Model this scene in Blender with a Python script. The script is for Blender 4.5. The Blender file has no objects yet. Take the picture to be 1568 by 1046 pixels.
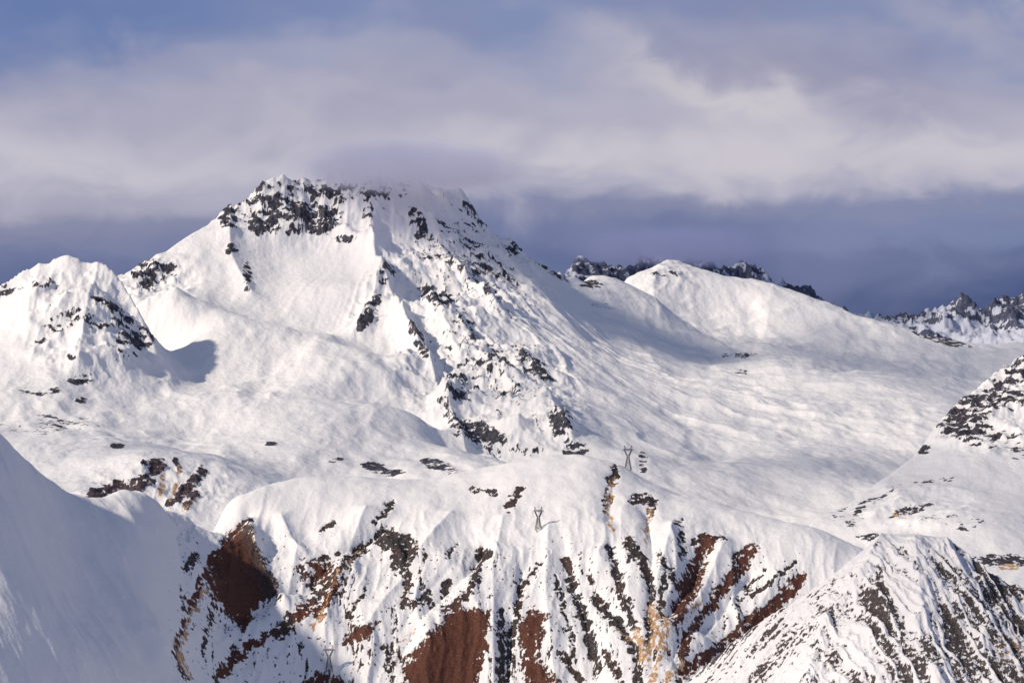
import bpy, math, numpy as np
from mathutils import Vector
sc=bpy.context.scene
sc.view_settings.view_transform='Standard'
F=4446.0; P=math.atan(123/F)
cp,sp=math.cos(P),math.sin(P)
# ---- survey helpers: bearing/height angles of landmarks at a known distance -> metres
def W(px,py,Y):
    x=(px-784)/F; v=-(py-523)/F
    dy=cp+v*sp; dz=-sp+v*cp
    s=Y/dy
    return (x*s,Y,dz*s)
def proj(X,Y,Z):
    d=Y*cp-Z*sp; u=Y*sp+Z*cp
    return 784+F*X/d, 523-F*u/d
# ---- noise
rng=np.random.RandomState(7)
PT=rng.permutation(256); PT=np.concatenate([PT,PT]).astype(np.int32)
ANG=rng.rand(256)*2*np.pi; GX=np.cos(ANG).astype(np.float32); GY=np.sin(ANG).astype(np.float32)
def perlin(x,y,seed=0):
    x=x+seed*17.31; y=y+seed*9.77
    xf=np.floor(x); yf=np.floor(y)
    xi=xf.astype(np.int32)&255; yi=yf.astype(np.int32)&255
    x=(x-xf).astype(np.float32); y=(y-yf).astype(np.float32)
    u=x*x*x*(x*(x*6-15)+10); v=y*y*y*(y*(y*6-15)+10)
    def g(a,b,dx,dy):
        h=PT[PT[a&255]+(b&255)]
        return GX[h]*dx+GY[h]*dy
    n00=g(xi,yi,x,y); n10=g(xi+1,yi,x-1,y); n01=g(xi,yi+1,x,y-1); n11=g(xi+1,yi+1,x-1,y-1)
    a=n00+u*(n10-n00); b=n01+u*(n11-n01)
    return (a+v*(b-a))*1.4
def fbm(x,y,o=4,seed=0,g=0.5):
    s=0;a=1.;t=0
    for i in range(o):
        s=s+a*perlin(x,y,seed+i*3);t+=a;a*=g;x=x*2.03;y=y*2.03
    return s/t
def ridged(x,y,o=4,seed=0,g=0.5):
    s=0;a=1.;t=0;w=1.
    for i in range(o):
        n=1-np.abs(perlin(x,y,seed+i*3))*1.6; n=np.clip(n,0,1)**2
        s=s+a*n*w; w=np.clip(n*1.6,0,1); t+=a;a*=g;x=x*2.07;y=y*2.07
    return s/t
def sst(a,b,x):
    t=np.clip((x-a)/(b-a),0,1); return t*t*(3-2*t)
def segd(x,y,pts):
    best=np.full(x.shape,1e9,np.float32)
    if len(pts)==1: return np.hypot(x-pts[0][0],y-pts[0][1])
    for (a,b) in zip(pts[:-1],pts[1:]):
        ax,ay=a[:2];bx,by=b[:2]
        dx,dy=bx-ax,by-ay;L=dx*dx+dy*dy+1e-9
        t=np.clip(((x-ax)*dx+(y-ay)*dy)/L,0,1)
        d=np.hypot(x-ax-t*dx,y-ay-t*dy)
        best=np.minimum(best,d)
    return best
def polymask(x,y,poly,soft):
    ins=np.zeros(x.shape,bool);n=len(poly)
    j=n-1
    for i in range(n):
        xi,yi=poly[i];xj,yj=poly[j]
        c=((yi>y)!=(yj>y))&(x<(xj-xi)*(y-yi)/(yj-yi+1e-9)+xi)
        ins^=c;j=i
    d=segd(x,y,poly+[poly[0]])
    return np.clip(np.where(ins,0.5+d/soft,0.5-d/soft),0,1.8)
class Tents:
    def __init__(s,l): s.l=[([W(*p) for p in pts],A,w) for pts,A,w in l]
    def __call__(s,X,Y):
        r=np.zeros(X.shape,np.float64)
        for pts,A,w in s.l:
            r+=A*np.exp(-segd(X,Y,pts)/w)
        return r
def rbf_fit(P3,tents):
    P3=np.array(P3);xy=P3[:,:2]/1000.;z=P3[:,2]-tents(P3[:,0],P3[:,1])
    n=len(z);d2=((xy[:,None]-xy[None])**2).sum(-1)
    K=0.5*d2*np.log(d2+1e-12)
    K+=np.eye(n)*4e-4
    A=np.zeros((n+3,n+3));A[:n,:n]=K;A[:n,n]=1;A[:n,n+1:]=xy;A[n,:n]=1;A[n+1:,:n]=xy.T
    s=np.linalg.solve(A,np.concatenate([z,[0,0,0]]))
    def ev(X,Y):
        x=(X/1000.).ravel();y=(Y/1000.).ravel();o=np.empty(x.shape)
        for i in range(0,len(x),40000):
            xx=x[i:i+40000].astype(np.float32);yy=y[i:i+40000].astype(np.float32)
            d=(xx[:,None]-xy[None,:,0].astype(np.float32))**2+(yy[:,None]-xy[None,:,1].astype(np.float32))**2
            o[i:i+40000]=(0.5*d*np.log(d+1e-12))@s[:n]+s[n]+s[n+1]*xx+s[n+2]*yy
        return o.reshape(X.shape)+tents(X,Y)
    return ev
def behind(cr,dy,dz,dx=0):
    r=[]
    for p in cr:
        x,y,z=W(*p); r.append((x+dx,y+dy,z-dz))
    return r
def grid(u0,u1,du,out,nout,Y0,Y1,nY):
    a=np.arange(u0,u1,du)
    l=u0-np.linspace(1,0,nout,endpoint=False)**1.5*out; r=u1+np.linspace(0,1,nout)**1.5*out
    u=np.concatenate([l,a,r]); Y=np.linspace(Y0,Y1,nY)
    U,YY=np.meshgrid((u-784)/F,Y)
    return U*YY,YY
def build(name,X,Y,Z,col,mat):
    ny,nx=X.shape
    me=bpy.data.meshes.new(name)
    co=np.stack([X,Y,Z],-1).astype(np.float32).reshape(-1,3)
    idx=np.arange(nx*ny,dtype=np.int32).reshape(ny,nx)
    q=np.stack([idx[:-1,:-1],idx[:-1,1:],idx[1:,1:],idx[1:,:-1]],-1).reshape(-1,4)
    me.vertices.add(len(co));me.vertices.foreach_set('co',co.ravel())
    me.loops.add(q.size);me.loops.foreach_set('vertex_index',q.ravel())
    me.polygons.add(len(q));me.polygons.foreach_set('loop_start',np.arange(0,q.size,4,dtype=np.int32))
    me.update(calc_edges=True)
    me.polygons.foreach_set('use_smooth',np.ones(len(q),bool))
    at=me.attributes.new('cover','FLOAT_COLOR','POINT')
    c=np.concatenate([col.reshape(-1,3),np.ones((nx*ny,1))],1).astype(np.float32)
    at.data.foreach_set('color',c.ravel())
    me.materials.append(mat)
    ob=bpy.data.objects.new(name,me);sc.collection.objects.link(ob)
    return ob
# ---- material
def lin(r,g,b):
    f=lambda c:(c/255/12.92 if c/255<=0.04045 else ((c/255+0.055)/1.055)**2.4)
    return (f(r),f(g),f(b),1)
def terrain_mat(name,nscale,bscale,bstr,rockc=(0.03,0.032,0.042),rock2=(0.10,0.095,0.10),brown=(0.095,0.038,0.026),snow=(0.82,0.815,0.83),mps=(1,1,.45),kg=4.2):
    m=bpy.data.materials.new(name);m.use_nodes=True
    nt=m.node_tree;N=nt.nodes;L=nt.links;b=N['Principled BSDF']
    g=N.new('ShaderNodeNewGeometry')
    at=N.new('ShaderNodeAttribute');at.attribute_name='cover'
    se=N.new('ShaderNodeSeparateColor');L.new(at.outputs['Color'],se.inputs[0])
    mp=N.new('ShaderNodeMapping');mp.inputs['Scale'].default_value=mps;L.new(g.outputs['Position'],mp.inputs['Vector'])
    def noise(s,d,r=0.6,vec=mp.outputs[0]):
        n=N.new('ShaderNodeTexNoise');n.inputs['Scale'].default_value=s;n.inputs['Detail'].default_value=d
        n.inputs['Roughness'].default_value=r;L.new(vec,n.inputs['Vector']);return n.outputs['Fac']
    def M(op,a,b_,c=None):
        n=N.new('ShaderNodeMath');n.operation=op
        for i,v in enumerate((a,b_,c)):
            if v is None: continue
            if isinstance(v,(int,float)): n.inputs[i].default_value=v
            else: L.new(v,n.inputs[i])
        return n.outputs[0]
    def SS(v,lo,hi):
        n=N.new('ShaderNodeMapRange');n.interpolation_type='SMOOTHSTEP'
        n.inputs[1].default_value=lo;n.inputs[2].default_value=hi;L.new(v,n.inputs[0]);return n.outputs[0]
    def mix(f,a,b_):
        n=N.new('ShaderNodeMix');n.data_type='RGBA';L.new(f,n.inputs[0])
        for k,v in ((6,a),(7,b_)):
            if isinstance(v,tuple): n.inputs[k].default_value=(*v[:3],1)
            else: L.new(v,n.inputs[k])
        return n.outputs[2]
    n1=noise(nscale,4,0.65)
    k=M('MULTIPLY_ADD',n1,kg,1-kg*.5)
    k=M('MAXIMUM',k,0.)
    rk=SS(M('MULTIPLY',se.outputs[0],k),0.40,0.58)
    oc=SS(M('MULTIPLY',se.outputs[2],k),0.38,0.75)
    n2=noise(nscale*2.0,3,0.65,g.outputs['Position'])
    rc=mix(SS(n2,0.35,0.7),rockc,rock2)
    bc=mix(SS(n2,0.3,0.75),(brown[0]*.7,brown[1]*.75,brown[2]*.8),tuple(c*1.5 for c in brown))
    rc=mix(se.outputs[1],rc,bc)
    c=mix(rk,snow,rc)
    oc_c=mix(SS(n2,0.35,0.65),(0.36,0.19,0.09),(0.62,0.44,0.27))
    c=mix(oc,c,oc_c)
    L.new(c,b.inputs['Base Color'])
    b.inputs['Roughness'].default_value=0.75
    b.inputs['Specular IOR Level'].default_value=0.15
    bm=N.new('ShaderNodeBump');bm.inputs['Strength'].default_value=1.0
    bm.inputs['Distance'].default_value=bstr
    nb=noise(bscale,3,0.7,g.outputs['Position'])
    L.new(nb,bm.inputs['Height']);L.new(bm.outputs[0],b.inputs['Normal'])
    return m
def ell(px,py,l):
    r=np.zeros(px.shape)
    for e in l:
        cx,cy,rx,ry=e[:4];w=e[4] if len(e)>4 else 1;an=math.radians(e[5]) if len(e)>5 else 0
        dx=px-cx;dy=py-cy
        a=(dx*math.cos(an)+dy*math.sin(an))/rx;b=(-dx*math.sin(an)+dy*math.cos(an))/ry
        r=np.maximum(r,w*np.clip(1.25-(a*a+b*b)*0.8,0,1))
    return r
def lines(px,py,l,ws=1.):
    r=np.zeros(px.shape)
    for pts,w,a in l:
        w=w*ws
        x0=min(p[0] for p in pts)-w;x1=max(p[0] for p in pts)+w;y0=min(p[1] for p in pts)-w;y1=max(p[1] for p in pts)+w
        m=(px>x0)&(px<x1)&(py>y0)&(py<y1)
        if m.any():
            r[m]=np.maximum(r[m],a*np.clip(1.3-1.3*segd(px[m],py[m],pts)/w,0,1))
    return r

# =================== MAIN MASSIF ===================
crest=[(180,419,8500),(230,395,8550),(310,347,8700),(345,322,8800),(362,317,8800),(392,292,8850),(408,285,8850),(450,280,8950),(490,272,8980),(520,264,9000),(560,256,9050),(600,262,9070),(640,276,9080),(685,289,9100),(730,330,9150),(790,377,9250),(830,405,9350),(880,430,9500)]
crest2=[(905,437,9800),(950,433,10100),(985,425,10300),(1020,408,10400),(1060,424,10450),(1120,430,10500),(1190,448,10500),(1280,475,10300),(1350,495,10000),(1450,528,9700),(1568,534,9600),(1750,520,9600)]
leftp=[(-120,470,7500),(0,436,7600),(45,410,7650),(75,400,7650),(100,382,7650),(125,396,7650),(150,405,7650),(185,430,7620),(210,470,7560),(237,530,7480)]
pts=[W(*p) for p in crest+crest2+leftp]
pts+=behind(crest,500,330)+behind(crest2,700,250)+behind(leftp[:8],350,230,40)
pts+=behind(crest,2500,800)+behind(crest2[3:],2400,700)
body=[(250,440,8420),(215,450,8350),(300,430,8450),(350,400,8550),(420,400,8650),(480,390,8700),(540,360,8750),(400,350,8740),(450,330,8810),(500,320,8870),
(400,450,8400),(480,440,8450),(540,430,8450),(330,470,8200),(420,500,8150),(250,480,8020),(500,510,8050),(540,530,7800),(320,520,7850),(430,545,7750),
(265,548,7650),(600,570,7600),(300,600,7400),(430,600,7350),(550,620,7200),(640,640,7150),(200,620,7100),(300,660,6950),(430,660,6900),(560,680,6800),(650,700,6750),
(0,500,7450),(60,470,7450),(100,500,7380),(160,510,7380),(0,560,7250),(100,600,7050),(180,590,7200),(0,620,6900),(100,660,6700),(0,670,6450),
(565,330,8850),(575,390,8600),(600,450,8400),(645,530,8000),(672,600,7600),(695,650,7300),(715,690,7100),
(640,400,8650),(700,400,8750),(660,460,8300),(720,480,8300),(780,470,8500),(760,540,7900),(840,520,8350),(830,600,7500),(720,600,7500),(780,650,7250),(870,670,7200),(740,700,6950),
(900,480,9200),(960,500,9300),(900,560,8300),(1000,570,8600),(960,630,7800),(950,700,7100),(1060,640,8000),(1050,700,7250),
(1000,460,9900),(1100,480,10000),(1200,500,9900),(1300,530,9600),(1420,560,9300),(1568,570,9200),(1050,540,9200),(1150,560,9000),(1280,590,8700),(1400,610,8500),(1550,640,8300),
(1130,610,8350),(1200,650,8000),(1320,660,7900),(1450,690,7700),(1150,690,7500),(1280,710,7300),(1100,740,6900),(1250,760,6800),(1400,760,6800),(1000,760,6600),
(0,690,6250),(70,720,6050),(130,735,5900),(240,703,5950),(330,722,5950),(140,765,5700),(240,775,5780),(330,790,5750),(430,735,6100),(500,706,6550),(600,712,6500),(690,730,6300),(820,750,6200),(1000,800,6100),(1200,810,6200),(1400,820,6200),
(500,735,6350),(600,745,6300)]
pts+=[W(*p) for p in body]
for a in (-500,-100,200,500,800,1100,1400,1700,2200): pts.append(W(a,1050,4900))
pts+=[W(-600,560,7600),W(-600,800,6300),W(2300,540,9500),W(2300,800,6300)]
tents=Tents([
 (crest,70,110),(leftp,75,50),
 ([(570,285,9000),(566,330,8850),(575,390,8600),(600,450,8400),(620,500,8150),(645,530,8000),(660,570,7780),(672,600,7600),(695,650,7300),(715,690,7100)],130,110),
 ([(650,440,8400),(700,500,8050),(760,545,7850),(830,600,7500),(875,665,7200)],60,75),
 ([(352,322,8790),(352,380,8600),(385,440,8400)],34,50),
 ([(430,290,8930),(440,340,8780)],26,35),([(500,280,8990),(495,350,8780)],30,35),([(465,285,8960),(465,340,8800)],18,25),([(535,275,9000),(530,350,8780)],22,30),
 ([(588,400,8570),(565,470,8300),(550,495,8150)],48,50),
 ([(640,300,9060),(665,360,8900),(690,400,8700),(760,470,8400)],45,60),
 ([(700,310,9120),(780,420,9000),(870,500,8700)],28,50),
 ([(1020,408,10400),(1000,450,10000),(1010,500,9500)],40,120),
 ([(1190,448,10450),(1170,500,9800),(1190,560,9100)],30,260),
 ([(905,437,9750),(960,500,9200),(1040,580,8500)],30,180),
 ([(150,405,7650),(130,480,7420),(120,560,7220)],32,50),([(60,405,7650),(40,480,7400)],24,42)])
ev=rbf_fit(pts,tents)
X,Y=grid(-40,1610,1.65,900,40,5000,10700,850)
Z=ev(X,Y)
px,py=proj(X,Y,Z)
rough=np.clip(ell(px,py,[(480,318,180,60),(700,400,150,130,1,40),(760,590,150,100,1,35),(240,425,70,35,.9),(140,480,120,100,1.),(650,560,50,120,.8,-20),(570,460,35,60,.8,20),(240,745,130,45,.7),(1020,425,60,25,.5),(850,520,100,50,.3,30)]),0,1)
rough=rough*rough*(3-2*rough)
sx,sy,_=W(600,270,9100)
th=np.arctan2(X-sx,-(Y-sy));rr=np.hypot(X-sx,Y-sy)
wx=fbm(X/400,Y/400,3,11)*0.12
fl=ridged((th+wx)*7,rr/1300,3,21,.4)-0.35
fl2=fbm((th+wx*0.7)*22,rr/900,3,22,.5)
near=np.clip(1.15-rr/2300,0,1)*sst(60,700,rr)
right=sst(560,680,px)
Z=Z+near*(fl*np.clip(rr/1500,0.2,1)*42*(0.15+0.35*right+0.5*rough)+fl2*12*(.2+.8*rough+.5*right))
Z+=rough*((ridged(X/240,Y/240,5,31,.58)-0.3)*46+fbm(X/55,Y/55,4,32,.6)*13)
# wind-drifted snow: broad soft swells and hollows, fine wind crust on top
sm=1-rough
swell=fbm((X+0.2*Y)/420,(Y-.2*X)/800,4,41,0.45)
hol=-np.clip(fbm(X/230,Y/520,4,49,.5)-.02,0,1)
hum=ridged(X/210+fbm(X/200,Y/300,2,50)*.4,Y/380,3,48,.5)-.35
gul=fbm(X/130,Y/500,3,47)
bench=ell(px,py,[(400,600,280,110,1.),(100,640,160,50,.7)])
bowl=ell(px,py,[(420,450,130,60,.8)])
crust=fbm((X*.9+Y*.3)/34,(Y*.9-X*.3)/150,3,53,.6)
Z+=sm*(1-.6*bowl)*(swell*34+hol*30+gul*6+bench*hum*9+fbm(X/80,Y/130,4,44,.55)*4.2)+sm*crust*1.5
px,py=proj(X,Y,Z)
rw=ell(px,py,[(430,318,70,24,1.),(405,345,36,17,1.05),(500,300,44,24,.95),(495,335,32,24,.9),(350,335,16,20,1.05),(352,382,14,9,1.1),(470,288,80,12,.7),(590,288,50,22,.7),(640,345,13,30,1.05,-20),(400,288,18,7,1.2),(460,352,50,10,.75),(540,290,30,14,.75),
 (235,415,38,18,1.1),(225,440,22,10,.95),(210,405,32,8,.75),(378,425,8,26,.85),(566,478,11,32,1.2,30),(590,420,16,22,.75),(668,455,30,13,1.15,20),(700,380,60,50,.56,40),(740,420,70,40,.5,40),(725,330,30,9,.9,45),(790,380,12,14,1.05,50),(840,408,38,9,1.05,35),(528,368,20,7,1.1),
 (562,320,10,28,.9),(655,395,15,7,.7),(740,668,52,18,1.,20),(690,640,11,46,.9,-25),(860,650,20,40,1.,-20),(815,560,48,14,.8,35),(760,570,65,45,.55,35),(700,590,35,28,.6,40),(985,705,8,22,.85),(880,690,24,14,.95),(640,520,10,32,.95,-25),(780,690,50,12,.8),(700,500,50,30,.5,40),
 (200,500,36,12,1.1,20),(165,470,32,9,1.,30),(125,485,38,22,.75),(207,522,30,16,1.2),(188,547,22,10,1.2),(15,442,30,10,1.,-25),(60,432,30,10,.7),(128,580,28,8,1.25,-12),(150,500,26,6,1.1),(60,600,40,10,.65),(60,522,11,5,1.1),(110,548,8,4,1.1),(125,613,10,5,1.),(60,650,110,20,.42),(85,500,25,15,.65),
 (512,705,16,5,1.35),(572,714,20,7,1.35,10),(672,714,28,9,1.3,15),(610,725,40,6,.8),(905,436,18,7,1.),(1020,420,28,8,.75),(920,470,25,6,.65),(1130,545,40,5,.65),(1135,570,12,4,.9),(280,500,20,4,.5),(180,683,12,4,.95),(415,680,12,3,.9),(1440,520,45,7,1.,15)])
kn=lines(px,py,[([(140,760),(180,745),(215,745),(245,712)],15,1.25),([(205,742),(235,735)],13,1.1),([(310,720),(290,745),(262,772)],13,1.15),([(268,705),(275,720)],8,1.1),([(300,755),(285,775)],11,1.),([(220,710),(242,706)],8,1.2)])
n=fbm(X/42,Y/42+Z/20,5,51,0.68);n_b=fbm(X/200,Y/140+Z/80,2,57)
att=np.maximum(rw*np.clip(0.66+2.1*n+0.9*n_b,0,1.25),kn*(0.8+1.2*n))
strk=ell(px,py,[(720,410,120,90,1.,40),(770,590,130,90,.9,35),(460,320,110,45,.7)])*np.clip(ridged((th+wx)*44,rr/330,3,63,.6)-.52,0,1)*2.9*np.clip(.75+2.4*fbm(X/50,Y/50,3,64),0,1.4)
sp_=np.clip((fbm(X/24,Y/24+Z/13,3,61)-0.36)*6,0,.8)*(rough*0.66+0.08)
att=np.maximum.reduce([att,sp_,np.clip(strk,0,.85)])
oc=lines(px,py,[([(250,730),(245,755)],13,.8),([(275,715),(262,768)],9,.75),([(230,725),(225,750)],8,.7),([(300,765),(280,782)],7,.7)])*(0.8+.9*n)
Z+=sst(.3,.8,att)*(3+22*n)*np.maximum(rough,.3)
col=np.stack([att,kn*0.25,np.clip(oc,0,1)],-1)
m_main=terrain_mat('snow_and_rock_far',0.05,0.045,3.6,rockc=(0.026,0.028,0.043),rock2=(.105,.10,.12))
build('snowy_mountain',X,Y,Z,col,m_main)

# =================== DISTANT PEAKS ===================
cr=[(600,470,14000),(800,440,14000),(870,423,14200),(892,405,14400),(940,402,14400),(990,404,14500),(1040,394,14500),(1085,404,14500),(1140,412,14500),(1170,428,14500),(1192,454,14300),(1212,440,14200),(1238,434,14200),(1262,460,14200),(1292,476,14200),(1345,496,14200),(1375,494,14200),(1400,488,14200),(1440,492,14200),(1478,464,14300),(1500,482,14300),(1532,450,14400),(1568,456,14400),(1650,440,14400),(1900,470,14400),(2400,480,14400)]
pts=[W(*p) for p in cr]+behind(cr,900,500)
pts+=[W(p[0],p[1]+95,p[2]-850) for p in cr[::2]]+[W(p[0],p[1]+220,p[2]-2200) for p in cr[::3]]
ev=rbf_fit(pts,Tents([(cr,40,120)]))
X,Y=grid(780,1610,1.7,700,40,12300,15200,300)
Z=ev(X,Y)
jag=sst(13000,14200,Y)
Z+=jag*((ridged(X/330,Y/330,5,71,0.6)-0.35)*110+fbm(X/70,Y/70,4,72)*32)
px,py=proj(X,Y,Z)
n=fbm(X/80,Y/80+Z/50,5,73,.68)
rw=ell(px,py,[(950,415,85,30,1.05),(1100,415,100,26,.9),(1238,452,45,30,1.15),(1285,470,24,12,1.),(1480,465,35,26,.9),(1540,470,50,38,1.1),(1400,485,60,12,.9),(1430,516,45,8,1.,20),(1568,450,40,30,1.05)])
att=rw*np.clip(.8+1.8*n,0,1.3)
m_dist=terrain_mat('snow_and_rock_distant_hazed',0.025,0.015,3,rockc=(0.05,0.06,0.10),rock2=(0.10,0.11,0.17),snow=(0.50,0.53,0.64))  # distance haze painted into the colours: greyed bluish snow, bluish rock
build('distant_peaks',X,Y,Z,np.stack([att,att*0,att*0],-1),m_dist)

# =================== RIGHT MID SLOPE ===================
cr=[(1900,380,6600),(1700,455,6400),(1568,541,6200),(1530,570,6100),(1480,608,6000),(1440,650,5900),(1405,692,5800),(1340,740,5650),(1280,780,5500),(1245,800,5400),(1215,840,5300)]
pts=[W(*p) for p in cr]+behind(cr,350,220,-60)
pts+=[W(*p) for p in [(1568,640,5900),(1500,680,5750),(1568,760,5500),(1450,760,5500),(1370,790,5400),(1300,835,5280),(1568,850,5150),(1450,860,5100),(1400,1000,4700),(1650,1000,4700),(1700,640,5950),(1900,640,6000),(1250,930,4900),(1900,1000,4700),(1520,800,5300),(1240,840,5250)]]
ev=rbf_fit(pts,Tents([(cr,35,70)]))
X,Y=grid(1180,1612,1.6,500,30,4700,6700,420)
Z=ev(X,Y);px,py=proj(X,Y,Z)
rough=np.clip(ell(px,py,[(1500,640,100,50),(1400,780,90,40,.4),(1560,570,50,50)])+.08,0,1)
Z+=rough*((ridged(X/150,Y/150,4,81)-.3)*28+fbm(X/30,Y/30,4,82)*8)+fbm(X/220,Y/300,4,83,.5)*16+fbm(X/30,Y/60,3,87)*1.2
px,py=proj(X,Y,Z)
n=fbm(X/28,Y/28+Z/15,5,84,.65)
rw=ell(px,py,[(1475,645,42,30,1.15),(1490,620,45,25,1.),(1540,600,40,30,.85),(1560,560,40,20,.85),(1412,688,14,8,1.1),(1505,670,40,18,.8),(1330,770,60,8,.65,-30),(1395,780,40,8,1.,-15),(1300,760,50,5,.65,-40),(1460,800,80,20,.4),(1560,680,30,30,.5),(1540,858,60,10,1.3),(1330,822,20,8,.9),(1300,790,30,20,.5),(1440,735,50,4,.6,-5)])
att=rw*np.clip(.7+2.*n,0,1.25)
att=np.maximum(att,np.clip((fbm(X/13,Y/13+Z/8,3,86)-.40)*5,0,.7)*.65)
oc=ell(px,py,[(1375,788,14,4,.6),(1545,868,20,6,.7)])
m_mid=terrain_mat('snow_and_rock_mid',0.075,0.06,2.2,rockc=(0.024,0.026,0.04),rock2=(.095,.09,.11))
build('snowy_mountainside',X,Y,Z,np.stack([att,att*.1,oc],-1),m_mid)

# =================== FOREGROUND HILL ===================
crL=[(-300,600,3500),(-120,610,3620),(0,668,3700),(40,705,3740),(75,735,3780),(110,757,3830),(150,764,3880),(200,752,3900),(245,768,3950),(290,790,4040)]
crR=[(340,772,4230),(400,758,4350),(500,747,4430),(600,737,4450),(700,729,4450),(760,716,4430),(830,706,4400),(900,700,4400),(950,712,4400),(1000,745,4380),(1060,765,4360),(1130,780,4350),(1200,795,4300),(1260,815,4260),(1310,840,4220),(1400,890,4150),(1568,950,4100),(1900,1000,4050)]
pts=[W(*p) for p in crL+crR]+behind(crL,200,110)+behind(crR,300,120)+behind(crR[::2],900,480)+behind(crL[::2],900,400)
face=[(400,800,4180),(500,800,4190),(600,800,4180),(700,800,4180),(824,812,4150),(900,800,4160),(1000,800,4210),(1130,830,4190),(1200,850,4160),
(300,850,3980),(400,880,4020),(500,880,4050),(600,880,4050),(700,880,4050),(800,900,4040),(900,900,4050),(1000,900,4030),(1100,900,4080),(1200,920,4090),
(330,980,3850),(430,960,3920),(550,960,3940),(650,960,3930),(800,980,3950),(900,980,3960),(1000,980,3920),(1100,980,3990),(1250,980,4040),
(300,1060,3700),(500,1060,3850),(700,1060,3860),(900,1060,3880),(1000,1060,3840),(1150,1060,3920),
(300,1300,3400),(600,1300,3550),(1000,1300,3600),(1400,1300,3600),(1800,1300,3600),
(160,800,3790),(215,800,3830),(205,850,3750),(235,910,3720),(262,980,3650),(272,1050,3560),(110,830,3680),(40,760,3620),(110,900,3560),(0,850,3420),(0,760,3530),(0,950,3310),(0,1046,3220),(150,1046,3370),(120,960,3470),(190,960,3570),(210,1046,3440),(-150,900,3250),(-150,750,3420),(100,1250,3100),(-200,1250,2900)]
pts+=[W(*p) for p in face]
gl=[([(380,797),(330,850),(290,930),(270,1000),(282,1045)],7),
 ([(590,815),(545,850),(505,885),(475,930),(400,975),(340,1030)],9),
 ([(740,850),(720,900),(680,935),(610,1020)],9),
 ([(800,890),(785,960),(775,1050)],7),([(870,880),(895,950),(915,1030)],8),([(910,915),(960,975),(978,1035)],7),
 ([(935,850),(955,930),(975,975)],6),([(990,770),(1000,860),(992,960),(1000,1040)],8),
 ([(1080,830),(1050,900),(1020,970)],9),([(1150,840),(1105,905),(1060,960),(1030,1020)],9),([(1225,885),(1180,930),(1110,985),(1045,1030)],9),
 ([(940,720),(932,800)],4),([(625,850),(620,930)],6),([(690,900),(650,940),(600,1010)],4)]
def gd(p):
    return 4200-(p[1]-790)*1.28 if p[1]>790 else 4380-(p[1]-700)*2
sl=[]
for g_,A in gl: sl.append(([(a,b,gd((a,b))) for a,b in g_],-A*1.8,14))
for a_ in ([(430,800),(455,870),(440,960)],[(560,790),(530,870),(500,990)],[(690,790),(640,880),(560,1000)],[(770,800),(755,900),(755,1040)],[(840,830),(835,930),(850,1040)],[(1030,800),(1010,900)],[(1110,810),(1080,890),(1030,990)],[(1190,850),(1150,910),(1080,980)]):
    sl.append(([(a,b,gd((a,b))) for a,b in a_],15,26))
sl.append(([(380,797,4170),(392,850,4060),(435,925,3960)],26,22))
ev=rbf_fit(pts,Tents(sl))
X,Y=grid(-30,1600,1.6,700,30,2950,4950,830)
Z=ev(X,Y);px,py=proj(X,Y,Z)
left=sst(300,210,px)
facem=sst(4330,4030,Y)*(1-left)
wx=fbm(X/90,Y/90,3,91)*22
Z+=facem*((ridged((X+wx)/80,Y/260,3,92,.4)-.35)*11+(ridged((X+wx*.6)/26,Y/130,3,93)-.35)*3.6+fbm(X/12,Y/16,3,94)*1.4)
Z+=fbm(X/150,Y/190,4,95,.5)*11*(1-facem*.5)+(1-facem)*fbm(X/50,Y/70,4,96,.55)*2.2
su=X*.8+Y*.6; sv=Y*.8-X*.6
Z+=left*((ridged(su/70,sv/320,3,97)-.3)*4+fbm(su/9,sv/60,3,98,.6)*(.35+1.1*sst(150,20,px-(py-850)*.5))+fbm(X/90,Y/120,3,99)*5)
px,py=proj(X,Y,Z)
wn=fbm(X/20,Y/20,4,101,.6);wpx=px+wn*14; wpy=py+fbm(X/20,Y/20,4,102,.6)*14
browns=np.zeros(px.shape)
for poly in ([(380,797),(352,815),(325,850),(316,900),(345,935),(372,968),(400,925),(432,912),(415,870),(394,835)],
 [(608,1060),(622,1015),(650,975),(702,925),(752,935),(745,990),(728,1060)],
 [(820,928),(840,942),(822,1000),(858,1045),(808,1060),(792,960)],
 [(478,858),(512,862),(500,885),(470,898)],[(520,985),(545,955),(582,950),(560,982)],[(455,1060),(485,1030),(520,1035),(540,1060)],
 [(1060,880),(1085,860),(1060,920),(1035,965),(1030,925)]):
    browns=np.maximum(browns,polymask(wpx,wpy,poly,18))
bl=lines(wpx,wpy,[([(1150,842),(1120,885),(1090,925)],14,1.2),([(1090,925),(1060,960),(1040,1000)],11,1.1),([(1225,885),(1190,925),(1150,955)],14,1.15),([(1150,955),(1110,985),(1045,1030)],13,1.2),([(1085,830),(1060,870),(1035,940)],14,1.15),
 ([(380,797),(330,850),(290,930),(270,990)],9,1.1),([(520,880),(490,940)],12,1.2),([(430,965),(470,930)],17,1.2),([(340,1025),(400,975)],14,1.1)],1.15)
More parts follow.
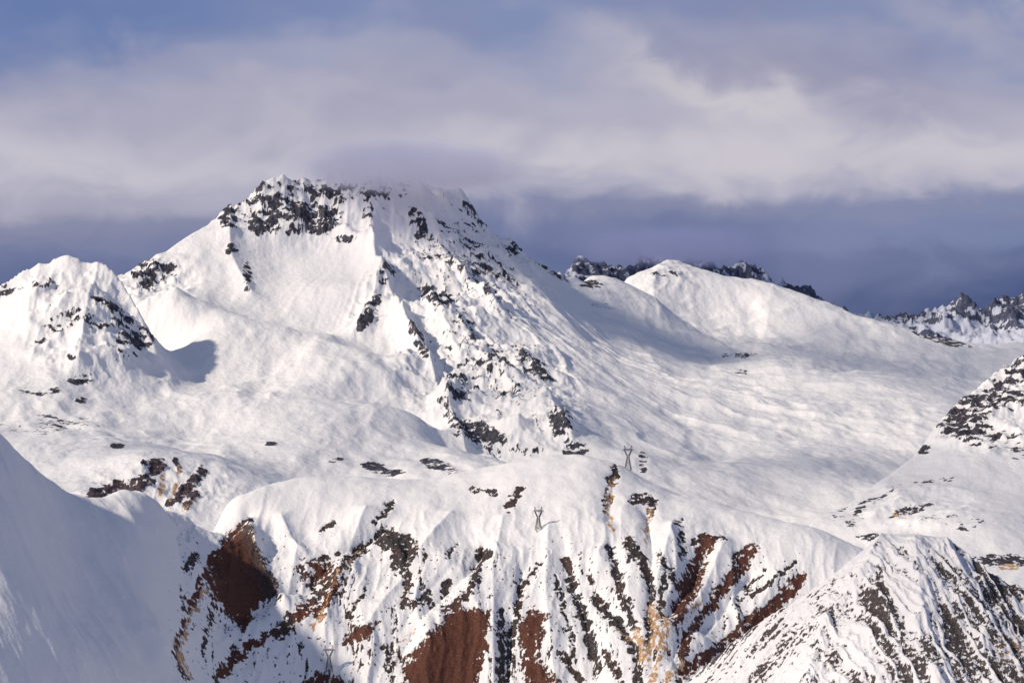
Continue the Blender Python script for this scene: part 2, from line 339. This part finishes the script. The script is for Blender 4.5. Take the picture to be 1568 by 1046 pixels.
dark=lines(wpx,wpy,[([(590,822),(625,835),(610,860)],20,1.4),([(575,822),(535,855),(505,885),(475,930),(400,975),(335,1035)],10,1.15),([(738,850),(745,848)],13,1.4),([(738,855),(718,905),(685,935)],9,1.15),
 ([(795,750),(780,775)],8,1.35),([(760,755),(725,750)],6,1.),([(942,718),(938,735)],9,1.5),([(935,760),(928,785)],7,1.1),([(975,765),(1000,768)],11,1.4),([(1000,768),(995,785)],8,1.1),([(965,832),(970,850)],13,1.4),([(1065,830),(1080,822),(1105,824)],8,1.35),([(1125,855),(1140,842),(1158,838)],7,1.35),
 ([(800,890),(785,960),(775,1050)],9,1.2),([(768,935),(765,1050)],8,1.1),([(825,860),(800,900)],5,.95),([(868,860),(880,910),(900,960),(915,1030)],10,1.2),([(910,915),(945,955),(975,1000),(978,1040)],10,1.2),([(935,840),(950,900),(972,960)],9,1.2),([(980,850),(1000,900),(992,990)],9,1.2),([(925,770),(935,740)],5,.9),
 ([(625,850),(620,930),(655,912)],9,1.05),([(600,770),(575,798)],7,1.15),([(515,800),(490,812)],6,1.1),([(300,850),(288,868)],10,1.3),([(460,870),(480,905)],7,1.),([(520,850),(470,860)],6,1.),([(355,1000),(430,960)],9,1.),([(525,985),(560,955)],8,1.),([(685,890),(680,910)],9,1.2),([(700,830),(680,860)],4,.9),
 ([(1040,800),(1045,850)],10,.9),([(1010,850),(1040,900)],8,.9),([(1220,860),(1180,890),(1150,910)],6,1.05),([(1200,908),(1130,960)],8,1.1),([(1060,960),(1040,1040)],10,1.1),([(930,1000),(950,1046)],8,1.1),([(860,1000),(890,1046)],10,1.),([(330,900),(310,1000)],6,.9),([(270,1000),(285,1040)],6,1.),([(590,990),(600,1040)],10,.9),([(1310,835),(1240,800)],3,.3),
 ([(850,880),(868,950),(880,1010)],6,.95),([(895,870),(930,940)],6,.95),([(1020,870),(1010,950)],7,.9),([(720,940),(700,1040)],4,.6),([(560,900),(530,950)],6,.9),([(640,870),(660,930)],6,.8),([(1170,870),(1130,920)],6,.9)],1.15)
n=fbm(X/11,Y/14+Z/9,5,111,.68)
streak=ridged((X+wx*.6)/11,Y/80,4,112)
gen=facem*np.clip((fbm((X+wx)/50,Y/110,3,113)+.2)*2.0,0,1)*sst(770,870,py)*np.clip(streak*1.35,0,1)
gen2=facem*np.clip((fbm(X/6,Y/8+Z/5,3,114)-.26)*5,0,.8)
rk=np.maximum.reduce([np.clip(browns,0,1.8)*(.92+1.*n)*1.12,bl*(.82+1.7*n),dark*(.82+1.7*n),gen*(.7+.9*n),gen2])
oc=lines(wpx,wpy,[([(938,735),(932,765),(935,810)],9,1.),([(995,780),(988,830)],8,.9),([(1000,930),(1005,965),(985,1010)],14,1.15),([(975,965),(985,1010)],11,1.1),([(1022,950),(1012,1000),(1000,1040)],12,1.15),([(1045,1010),(1020,1046)],9,1.),
 ([(318,900),(290,945),(276,1000),(290,1035)],7,1.1),([(386,805),(400,850),(425,905)],5,.8),([(500,930),(480,960)],7,1.),([(610,985),(640,965)],5,.8),([(1070,920),(1050,950)],7,.9),([(940,960),(975,985)],6,.9),([(520,870),(500,920)],6,.8),([(560,830),(530,865)],5,.8)])*(.7+1.4*n)
br=np.clip(np.maximum(browns*1.2,bl*1.4)*.9+.25*(fbm(X/50,Y/50,2,115)>0.05),0,1)
# the right-hand side of the big outcrop is grey rock, not earth
br*=1-.7*sst(372,392,px-(py-850)*.35)*(px<450)*(py<980)
Z-=sst(.3,.8,rk)*(1.2+4.*n)
m_hill=terrain_mat('snow_scree_and_earth',0.2,0.18,1.0,rockc=(0.02,0.02,0.028),rock2=(0.10,0.085,0.075),mps=(1,.5,.6),kg=3.2)
build('snowy_hill',X,Y,Z,np.stack([rk,br,np.clip(oc,0,1)],-1),m_hill)
HX,HY,HZ=X,Y,Z

# =================== NEAR RIBBED KNOLL ===================
cr=[(900,1200,3280),(1000,1090,3290),(1040,1055,3300),(1100,1002,3300),(1150,962,3300),(1200,930,3310),(1250,898,3320),(1310,850,3340),(1345,823,3340),(1380,816,3340),(1440,824,3340),(1470,838,3340),(1500,865,3325),(1540,888,3310),(1568,898,3300),(1700,950,3250),(1900,1000,3250)]
pts=[W(*p) for p in cr]+behind(cr,140,90)+behind(cr[::2],600,420)
pts+=[W(*p) for p in [(1250,960,3235),(1300,900,3260),(1350,900,3230),(1450,900,3230),(1550,960,3200),(1150,1046,3210),(1220,1046,3160),(1350,1000,3140),(1400,1046,3090),(1500,1000,3140),(1568,1046,3100),(1100,1250,2980),(1400,1250,2920),(1700,1250,2920),(1900,1250,2950)]]
ev=rbf_fit(pts,Tents([(cr,10,25),([(1350,825,3335),(1320,880,3270),(1270,940,3240),(1235,1046,3150)],26,28),([(1450,830,3320),(1480,900,3240),(1530,1000,3150)],16,22),([(1400,830,3320),(1410,930,3200),(1440,1046,3080)],10,14)]))
X,Y=grid(980,1612,1.4,450,25,2900,3650,520)
Z=ev(X,Y);px,py=proj(X,Y,Z)
fc=sst(3350,3300,Y)
wx=fbm(X/40,Y/40,3,121)*9
lf=sst(1290,1250,px-(py-900)*-0.45)
a=(ridged((X+Y*.35+wx)/18,Y/110,4,122,.6)-.35); b=(ridged((X-Y*1.1+wx)/14,(X+Y)/170,4,123,.55)-.35)
rib=a*(1-lf)+b*lf
Z+=fc*(rib*np.where(lf>.5,3.2,7.5)+fbm(X/8,Y/10,4,124)*1.9+ (ridged(X/60,Y/80,3,126)-.3)*9*(1-lf))
px,py=proj(X,Y,Z)
n=fbm(X/7,Y/10+Z/6,5,125,.68);nb_=fbm(X/35,Y/45,3,128)
rw=ell(px,py,[(1500,960,90,85,.8,50),(1340,940,22,75,.9,-25),(1400,1010,60,50,.75,40),(1530,890,50,22,1.,25),(1260,1000,30,60,.6),(1450,870,60,30,.45,30),(1300,1040,80,20,.65),(1580,1000,50,80,.85),(1370,870,40,30,.4)])
lw=lines(px,py,[([(1310,848),(1200,925),(1100,1000),(1040,1050)],13,.9),([(1300,880),(1240,930),(1150,1000)],22,.65),([(1465,835),(1500,870),(1568,905)],10,1.2),([(1270,930),(1160,1040)],22,.65),([(1350,870),(1345,900),(1380,960),(1395,1046)],11,1.),([(1480,920),(1500,980),(1540,1046)],11,1.)])
gap=np.clip(1.15-(rib+.35)*1.5,0,1.2)
rk=np.maximum(rw,lw)*np.clip(gap+.2,0,1.2)*(.85+1.6*n+.8*nb_)*fc
rk=np.maximum(rk,fc*np.clip(gap-.45,0,1)*1.*(.8+1.2*n+nb_))
oc=np.clip(ell(px,py,[(1450,930,60,40,.3),(1545,990,30,40,.45),(1100,1010,60,20,.35),(1270,890,30,15,.35)])*(.9+n),0,1)
m_kn=terrain_mat('snow_and_scree_near',0.3,0.22,.85,rockc=(0.028,0.028,0.036),rock2=(0.13,0.115,0.105),mps=(1,.6,.6),kg=3.2,snow=(.77,.765,.79))
build('rocky_knoll',X,Y,Z,np.stack([rk,.1+0*rk,oc],-1),m_kn)

# =================== valley ground out to horizon
x=np.linspace(-60000,60000,121);y=np.linspace(-4000,60000,81)
X,Y=np.meshgrid(x,y)
Z=-1500+fbm(X/6000,Y/6000,3,131)*150
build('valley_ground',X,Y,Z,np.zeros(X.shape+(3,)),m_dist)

# =================== PYLONS ===================
steel=bpy.data.materials.new('galvanised_steel');steel.use_nodes=True
sb=steel.node_tree.nodes['Principled BSDF'];sb.inputs['Metallic'].default_value=.3;sb.inputs['Roughness'].default_value=.6
tn=steel.node_tree.nodes.new('ShaderNodeTexNoise');tn.inputs['Scale'].default_value=.6
cr_n=steel.node_tree.nodes.new('ShaderNodeValToRGB');cr_n.color_ramp.elements[0].color=(.06,.065,.08,1);cr_n.color_ramp.elements[1].color=(.14,.14,.16,1)
steel.node_tree.links.new(tn.outputs[0],cr_n.inputs[0]);steel.node_tree.links.new(cr_n.outputs[0],sb.inputs['Base Color'])
def pylon(px_,py_,rot,sc_=1.0):
    V=[];Fc=[]
    def beam(p,q,w=.42):
        p=Vector(p);q=Vector(q);d=(q-p).normalized()
        a=d.cross(Vector((0,0,1)))
        if a.length<1e-3:a=Vector((1,0,0))
        a.normalize();b=d.cross(a);k=len(V)
        for o in (p,q):
            for s,t in ((-1,-1),(1,-1),(1,1),(-1,1)): V.append(tuple(o+a*s*w/2+b*t*w/2))
        Fc.extend([(k,k+1,k+5,k+4),(k+1,k+2,k+6,k+5),(k+2,k+3,k+7,k+6),(k+3,k,k+4,k+7),(k,k+3,k+2,k+1),(k+4,k+5,k+6,k+7)])
    lv=[(-2,4.6),(6,3.3),(11,2.5),(15,1.9),(18.5,1.4)]
    for (h0,r0),(h1,r1) in zip(lv[:-1],lv[1:]):
        c0=[(-r0,-r0,h0),(r0,-r0,h0),(r0,r0,h0),(-r0,r0,h0)];c1=[(-r1,-r1,h1),(r1,-r1,h1),(r1,r1,h1),(-r1,r1,h1)]
        for i in range(4):
            j=(i+1)%4
            beam(c0[i],c1[i],.6);beam(c0[i],c1[j],.28);beam(c0[j],c1[i],.28);beam(c1[i],c1[j],.3)
    for s in (-1,1):
        for yy in (-1,1):
            st=[(s*1.4,yy*1.3,18.5),(s*3.6,yy*1.1,23),(s*5.6,yy*.9,27.5)]
            inn=[(0.2*s,yy*1.3,19.5),(s*2.3,yy*1.1,23.3),(s*4.2,yy*.9,27.5)]
            for a,b in zip(st[:-1],st[1:]): beam(a,b,.55)
            for a,b in zip(inn[:-1],inn[1:]): beam(a,b,.38)
            beam(st[0],inn[1],.24);beam(inn[1],st[2],.24);beam(st[1],inn[1],.24)
            beam((s*5.6,yy*.9,27.5),(s*5.4,0,35),.5);beam((s*3.2,yy*.9,29.4),(s*5.4,0,35),.4)
            beam((s*5.6,yy*.9,27.5),(s*8.5,0,28.3),.4);beam((s*5.6,yy*.9,29.4),(s*8.5,0,28.3),.4)
        beam((s*8.2,0,28.3),(s*8.2,0,24.6),.35)
    beam((0,0,27.5),(0,0,24),.35)
    for yy in (-.9,.9):
        beam((-5.6,yy,27.5),(5.6,yy,27.5),.5);beam((-5.6,yy,29.4),(5.6,yy,29.4),.5)
        for i in range(-5,5): beam((i*1.1,yy,27.5 if i%2 else 29.4),((i+1)*1.1,yy,29.4 if i%2 else 27.5),.24)
    me=bpy.data.meshes.new('electricity_pylon');me.from_pydata([tuple(c*sc_ for c in v) for v in V],[],Fc);me.materials.append(steel)
    ob=bpy.data.objects.new('electricity_pylon',me);sc.collection.objects.link(ob)
    hp,hq=proj(HX,HY,HZ)
    d=np.hypot(hp-px_,hq-py_);d=np.where(HY>4500,1e9,d);i=np.unravel_index(np.argmin(d),d.shape)
    ob.location=(HX[i],HY[i],HZ[i]-.3);ob.rotation_euler=(0,0,rot)
pylon(962,716,.15,1.05);pylon(824,812,.3,.98);pylon(503,1026,.2,.98)

# =================== CLOUD BANKS RESTING ON THE TOPS (real volumes) ===================
import bmesh
def cloud(name,px_,py_,Yd,r,dens,ns,ecol,est,alb):
    bm_=bmesh.new();bmesh.ops.create_icosphere(bm_,subdivisions=3,radius=1)
    me=bpy.data.meshes.new(name);bm_.to_mesh(me);bm_.free()
    ob=bpy.data.objects.new(name,me);sc.collection.objects.link(ob)
    ob.location=W(px_,py_,Yd);ob.scale=r
    m=bpy.data.materials.new(name);m.use_nodes=True;nt=m.node_tree;N=nt.nodes;L=nt.links
    N.remove(N['Principled BSDF']);o=N['Material Output']
    v=N.new('ShaderNodeVolumePrincipled');L.new(v.outputs[0],o.inputs['Volume'])
    v.inputs['Color'].default_value=alb;v.inputs['Anisotropy'].default_value=0.
    v.inputs['Emission Color'].default_value=ecol   # stands for multiple scattering inside the cloud
    tc=N.new('ShaderNodeTexCoord');ln=N.new('ShaderNodeVectorMath');ln.operation='LENGTH';L.new(tc.outputs['Object'],ln.inputs[0])
    g=N.new('ShaderNodeNewGeometry');no=N.new('ShaderNodeTexNoise');no.inputs['Scale'].default_value=ns;no.inputs['Detail'].default_value=2;L.new(g.outputs['Position'],no.inputs['Vector'])
    mr=N.new('ShaderNodeMapRange');mr.interpolation_type='SMOOTHSTEP';L.new(ln.outputs['Value'],mr.inputs[0]);mr.inputs[1].default_value=.1;mr.inputs[2].default_value=.98;mr.inputs[3].default_value=1;mr.inputs[4].default_value=0
    mn=N.new('ShaderNodeMapRange');L.new(no.outputs[0],mn.inputs[0]);mn.inputs[1].default_value=.32;mn.inputs[2].default_value=.60;mn.inputs[3].default_value=0.05;mn.inputs[4].default_value=1
    a=N.new('ShaderNodeMath');a.operation='MULTIPLY';L.new(mr.outputs[0],a.inputs[0]);L.new(mn.outputs[0],a.inputs[1])
    b=N.new('ShaderNodeMath');b.operation='MULTIPLY';L.new(a.outputs[0],b.inputs[0]);b.inputs[1].default_value=dens
    L.new(b.outputs[0],v.inputs['Density'])
    e=N.new('ShaderNodeMath');e.operation='MULTIPLY';L.new(b.outputs[0],e.inputs[0]);e.inputs[1].default_value=est
    L.new(e.outputs[0],v.inputs['Emission Strength'])
    try: m.cycles.volume_step_rate=3
    except Exception: pass
    me.materials.append(m)
cloud('summit_cloud',625,256,8850,(430,300,100),.030,.009,(.40,.385,.51,1),.52,(.60,.62,.76,1))
cloud('ridge_cloud',1045,378,13900,(700,330,125),.022,.004,(.20,.215,.39,1),.62,(.28,.32,.46,1))

# =================== LIGHT ===================
sd=Vector((-.70,-.40,.53)).normalized()
el=math.asin(sd.z);az=math.atan2(sd.x,sd.y)
sl_=bpy.data.lights.new('sun','SUN');sl_.energy=4.0;sl_.angle=math.radians(2.);sl_.color=(1,.87,.70)
so=bpy.data.objects.new('sun',sl_);sc.collection.objects.link(so);so.rotation_euler=sd.to_track_quat('Z','Y').to_euler()

# unseen cloud deck added overhead; density and gaps placed to shade chosen ground
ZD=2600.
x=np.linspace(-11000,9000,240);y=np.linspace(-2500,12500,200)
X,Y=np.meshgrid(x,y)
t_=(ZD+300)/sd.z
GXp=X-sd.x*t_;GYp=Y-sd.y*t_          # ground point shaded by each piece of the deck
nn=fbm(GXp/900,GYp/1200,4,141,.55)
dn=sst(.0,.33,nn)*.65
def bl_(px_,py_,Yd,rx,ry,a):
    c=W(px_,py_,Yd);return a*np.exp(-((GXp-c[0])/rx)**2-((GYp-c[1])/ry)**2)
warp=1+.9*fbm(GXp/350,GYp/450,3,142)
for b_ in ((1330,560,9100,450,450,.85),(950,500,9300,250,500,.55),(1050,720,7100,400,350,.6),(1480,600,8500,350,500,.45),(30,950,3350,200,250,.4),(1400,950,3150,220,200,.4),(600,690,6900,350,250,.4),(760,600,7500,250,350,.4),(720,420,8700,200,350,.35)):
    dn=np.maximum(dn,bl_(*b_)*warp)
for b_ in ((450,450,8300,500,500,1.),(1150,570,8800,150,250,.9),(1300,680,7700,350,250,.9),(800,850,4100,450,250,.8),(100,500,7400,300,400,.8),(1120,490,9900,250,250,.7)):
    dn=dn*(1-np.clip(bl_(*b_)*(1.2),0,1))
dn=np.clip(dn,0,.85)
m=bpy.data.materials.new('shade_deck_vapour');m.use_nodes=True;nt=m.node_tree;N=nt.nodes;L=nt.links
N.remove(N['Principled BSDF'])
at=N.new('ShaderNodeAttribute');at.attribute_name='cover';se=N.new('ShaderNodeSeparateColor');L.new(at.outputs['Color'],se.inputs[0])
tr=N.new('ShaderNodeBsdfTransparent');tl=N.new('ShaderNodeBsdfTranslucent');tl.inputs[0].default_value=(.75,.76,.80,1)
mx=N.new('ShaderNodeMixShader');L.new(se.outputs[0],mx.inputs[0]);L.new(tr.outputs[0],mx.inputs[1]);L.new(tl.outputs[0],mx.inputs[2]);L.new(mx.outputs[0],N['Material Output'].inputs['Surface'])
build('added_shade_deck',X,Y,ZD+dn*160+fbm(X/900,Y/900,3,143)*60,np.stack([dn,dn,dn],-1),m)

# =================== WORLD ===================
w=bpy.data.worlds.new('World');sc.world=w;w.use_nodes=True
nt=w.node_tree;N=nt.nodes;L=nt.links;bg=N['Background'];bg.inputs[1].default_value=.1
sk=N.new('ShaderNodeTexSky');sk.sky_type='NISHITA';sk.sun_disc=False;sk.sun_elevation=el;sk.sun_rotation=az;sk.altitude=2000
tc=N.new('ShaderNodeTexCoord');sx_=N.new('ShaderNodeSeparateXYZ');L.new(tc.outputs['Generated'],sx_.inputs[0])
def M(op,a,b=None,c=None):
    n=N.new('ShaderNodeMath');n.operation=op
    for i,v in enumerate((a,b,c)):
        if v is None: continue
        if isinstance(v,(int,float)): n.inputs[i].default_value=v
        else: L.new(v,n.inputs[i])
    return n.outputs[0]
A=M('MULTIPLY',M('ARCTAN2',sx_.outputs[0],sx_.outputs[1]),10.)
E=M('MULTIPLY',M('ARCSINE',sx_.outputs[2]),10.)
def comb(a,b,c=0.):
    n=N.new('ShaderNodeCombineXYZ')
    for i,v in enumerate((a,b,c)):
        if isinstance(v,(int,float)): n.inputs[i].default_value=v
        else: L.new(v,n.inputs[i])
    return n.outputs[0]
def noise(v,s,d,r=.5,dist=0.):
    n=N.new('ShaderNodeTexNoise');n.inputs['Scale'].default_value=s;n.inputs['Detail'].default_value=d;n.inputs['Roughness'].default_value=r;n.inputs['Distortion'].default_value=dist
    L.new(v,n.inputs['Vector']);return n.outputs['Fac']
def MR(v,a,b,c=0.,d=1.):
    n=N.new('ShaderNodeMapRange');n.interpolation_type='SMOOTHSTEP';L.new(v,n.inputs[0])
    for i,k in enumerate((a,b,c,d)): n.inputs[i+1].default_value=k
    return n.outputs[0]
def mix(f,a,b):
    n=N.new('ShaderNodeMix');n.data_type='RGBA';L.new(f,n.inputs[0])
    for k,v in ((6,a),(7,b)):
        if isinstance(v,tuple): n.inputs[k].default_value=v
        else: L.new(v,n.inputs[k])
    return n.outputs[2]
nA=noise(comb(A,M('MULTIPLY',E,1.8)),1.3,3,.5)
nB=noise(comb(A,M('MULTIPLY',E,1.8),5.),3.4,4,.55,.5)
nC=noise(comb(A,M('MULTIPLY',E,1.5),9.),2.0,3,.5,.8)
up=MR(E,.15,.6)
Ew=M('ADD',E,M('MULTIPLY',M('MULTIPLY_ADD',nA,.8,-.4),M('MULTIPLY_ADD',up,.8,.2)))
Ew=M('ADD',Ew,M('MULTIPLY_ADD',nB,.14,-.06))
Ew=M('ADD',Ew,M('MULTIPLY',MR(A,.2,-1.2),.05))
rp=N.new('ShaderNodeValToRGB');rp.color_ramp.interpolation='EASE'
def t(e): return (e+.25)/1.4
e=rp.color_ramp.elements
stops=[(-.25,(58,72,112)),(-.12,(76,90,131)),(0,(100,111,150)),(.12,(115,124,160)),(.19,(131,136,167)),(.26,(176,175,194)),(.38,(196,193,205)),(.55,(178,176,194)),(.70,(164,166,190)),(.88,(130,143,181)),(1.1,(114,132,177))]
e[0].position=t(stops[0][0]);e[0].color=lin(*stops[0][1]);e[1].position=t(stops[-1][0]);e[1].color=lin(*stops[-1][1])
for p_,c_ in stops[1:-1]:
    q=e.new(t(p_));q.color=lin(*c_)
L.new(M('MULTIPLY_ADD',Ew,1/1.4,.25/1.4),rp.inputs[0])
cl=rp.outputs[0]
def blob(px_,py_,rx,ry,an=0):
    a0=(px_-784)/444.6;e0=(400-py_)/444.6
    da=M('SUBTRACT',A,a0);de=M('SUBTRACT',M('ADD',E,M('MULTIPLY_ADD',nB,.45,-.225)),e0)
    da=M('ADD',da,M('MULTIPLY_ADD',nC,1.0,-.5))
    c,s=math.cos(an),math.sin(an)
    u=M('MULTIPLY',M('ADD',M('MULTIPLY',da,c),M('MULTIPLY',de,s)),444.6/rx)
    v=M('MULTIPLY',M('SUBTRACT',M('MULTIPLY',de,c),M('MULTIPLY',da,s)),444.6/ry)
    r=M('ADD',M('MULTIPLY',u,u),M('MULTIPLY',v,v))
    return M('EXPONENT',M('MULTIPLY',r,-1.))
cl=mix(M('MULTIPLY',blob(60,10,330,90),.8),cl,lin(98,120,170))
cl=mix(M('MULTIPLY',blob(60,330,220,50),.4),cl,lin(146,146,168))
cl=mix(M('MULTIPLY',blob(640,288,200,30),.7),cl,lin(164,164,186))
cl=mix(M('MULTIPLY',blob(1220,90,230,70,-.3),.6),cl,lin(136,138,169))
cl=mix(M('MULTIPLY',blob(1080,150,150,32,-.35),.7),cl,lin(208,203,207))
cl=mix(M('MULTIPLY',blob(1500,40,150,45,-.4),.5),cl,lin(184,181,195))
cl=mix(M('MULTIPLY',blob(1200,250,450,36),.5),cl,lin(208,202,208))
cl=mix(M('MULTIPLY',blob(1450,350,260,35),.4),cl,lin(130,145,182))
cl=mix(M('MULTIPLY',MR(nC,.42,.7),.25),cl,lin(138,141,171))
sc10=N.new('ShaderNodeVectorMath');sc10.operation='SCALE';L.new(cl,sc10.inputs[0]);sc10.inputs[3].default_value=10.
f=MR(sx_.outputs[2],.2,.8)
fin=mix(f,sc10.outputs[0],sk.outputs[0])
L.new(fin,bg.inputs[0])
# =================== CAMERA ===================
cam=bpy.data.cameras.new('camera');co=bpy.data.objects.new('camera',cam);sc.collection.objects.link(co)
cam.sensor_width=36;cam.lens=36*F/1568;cam.clip_start=1;cam.clip_end=120000
co.location=(0,0,0);co.rotation_euler=(math.pi/2-P,0,0)
sc.camera=co
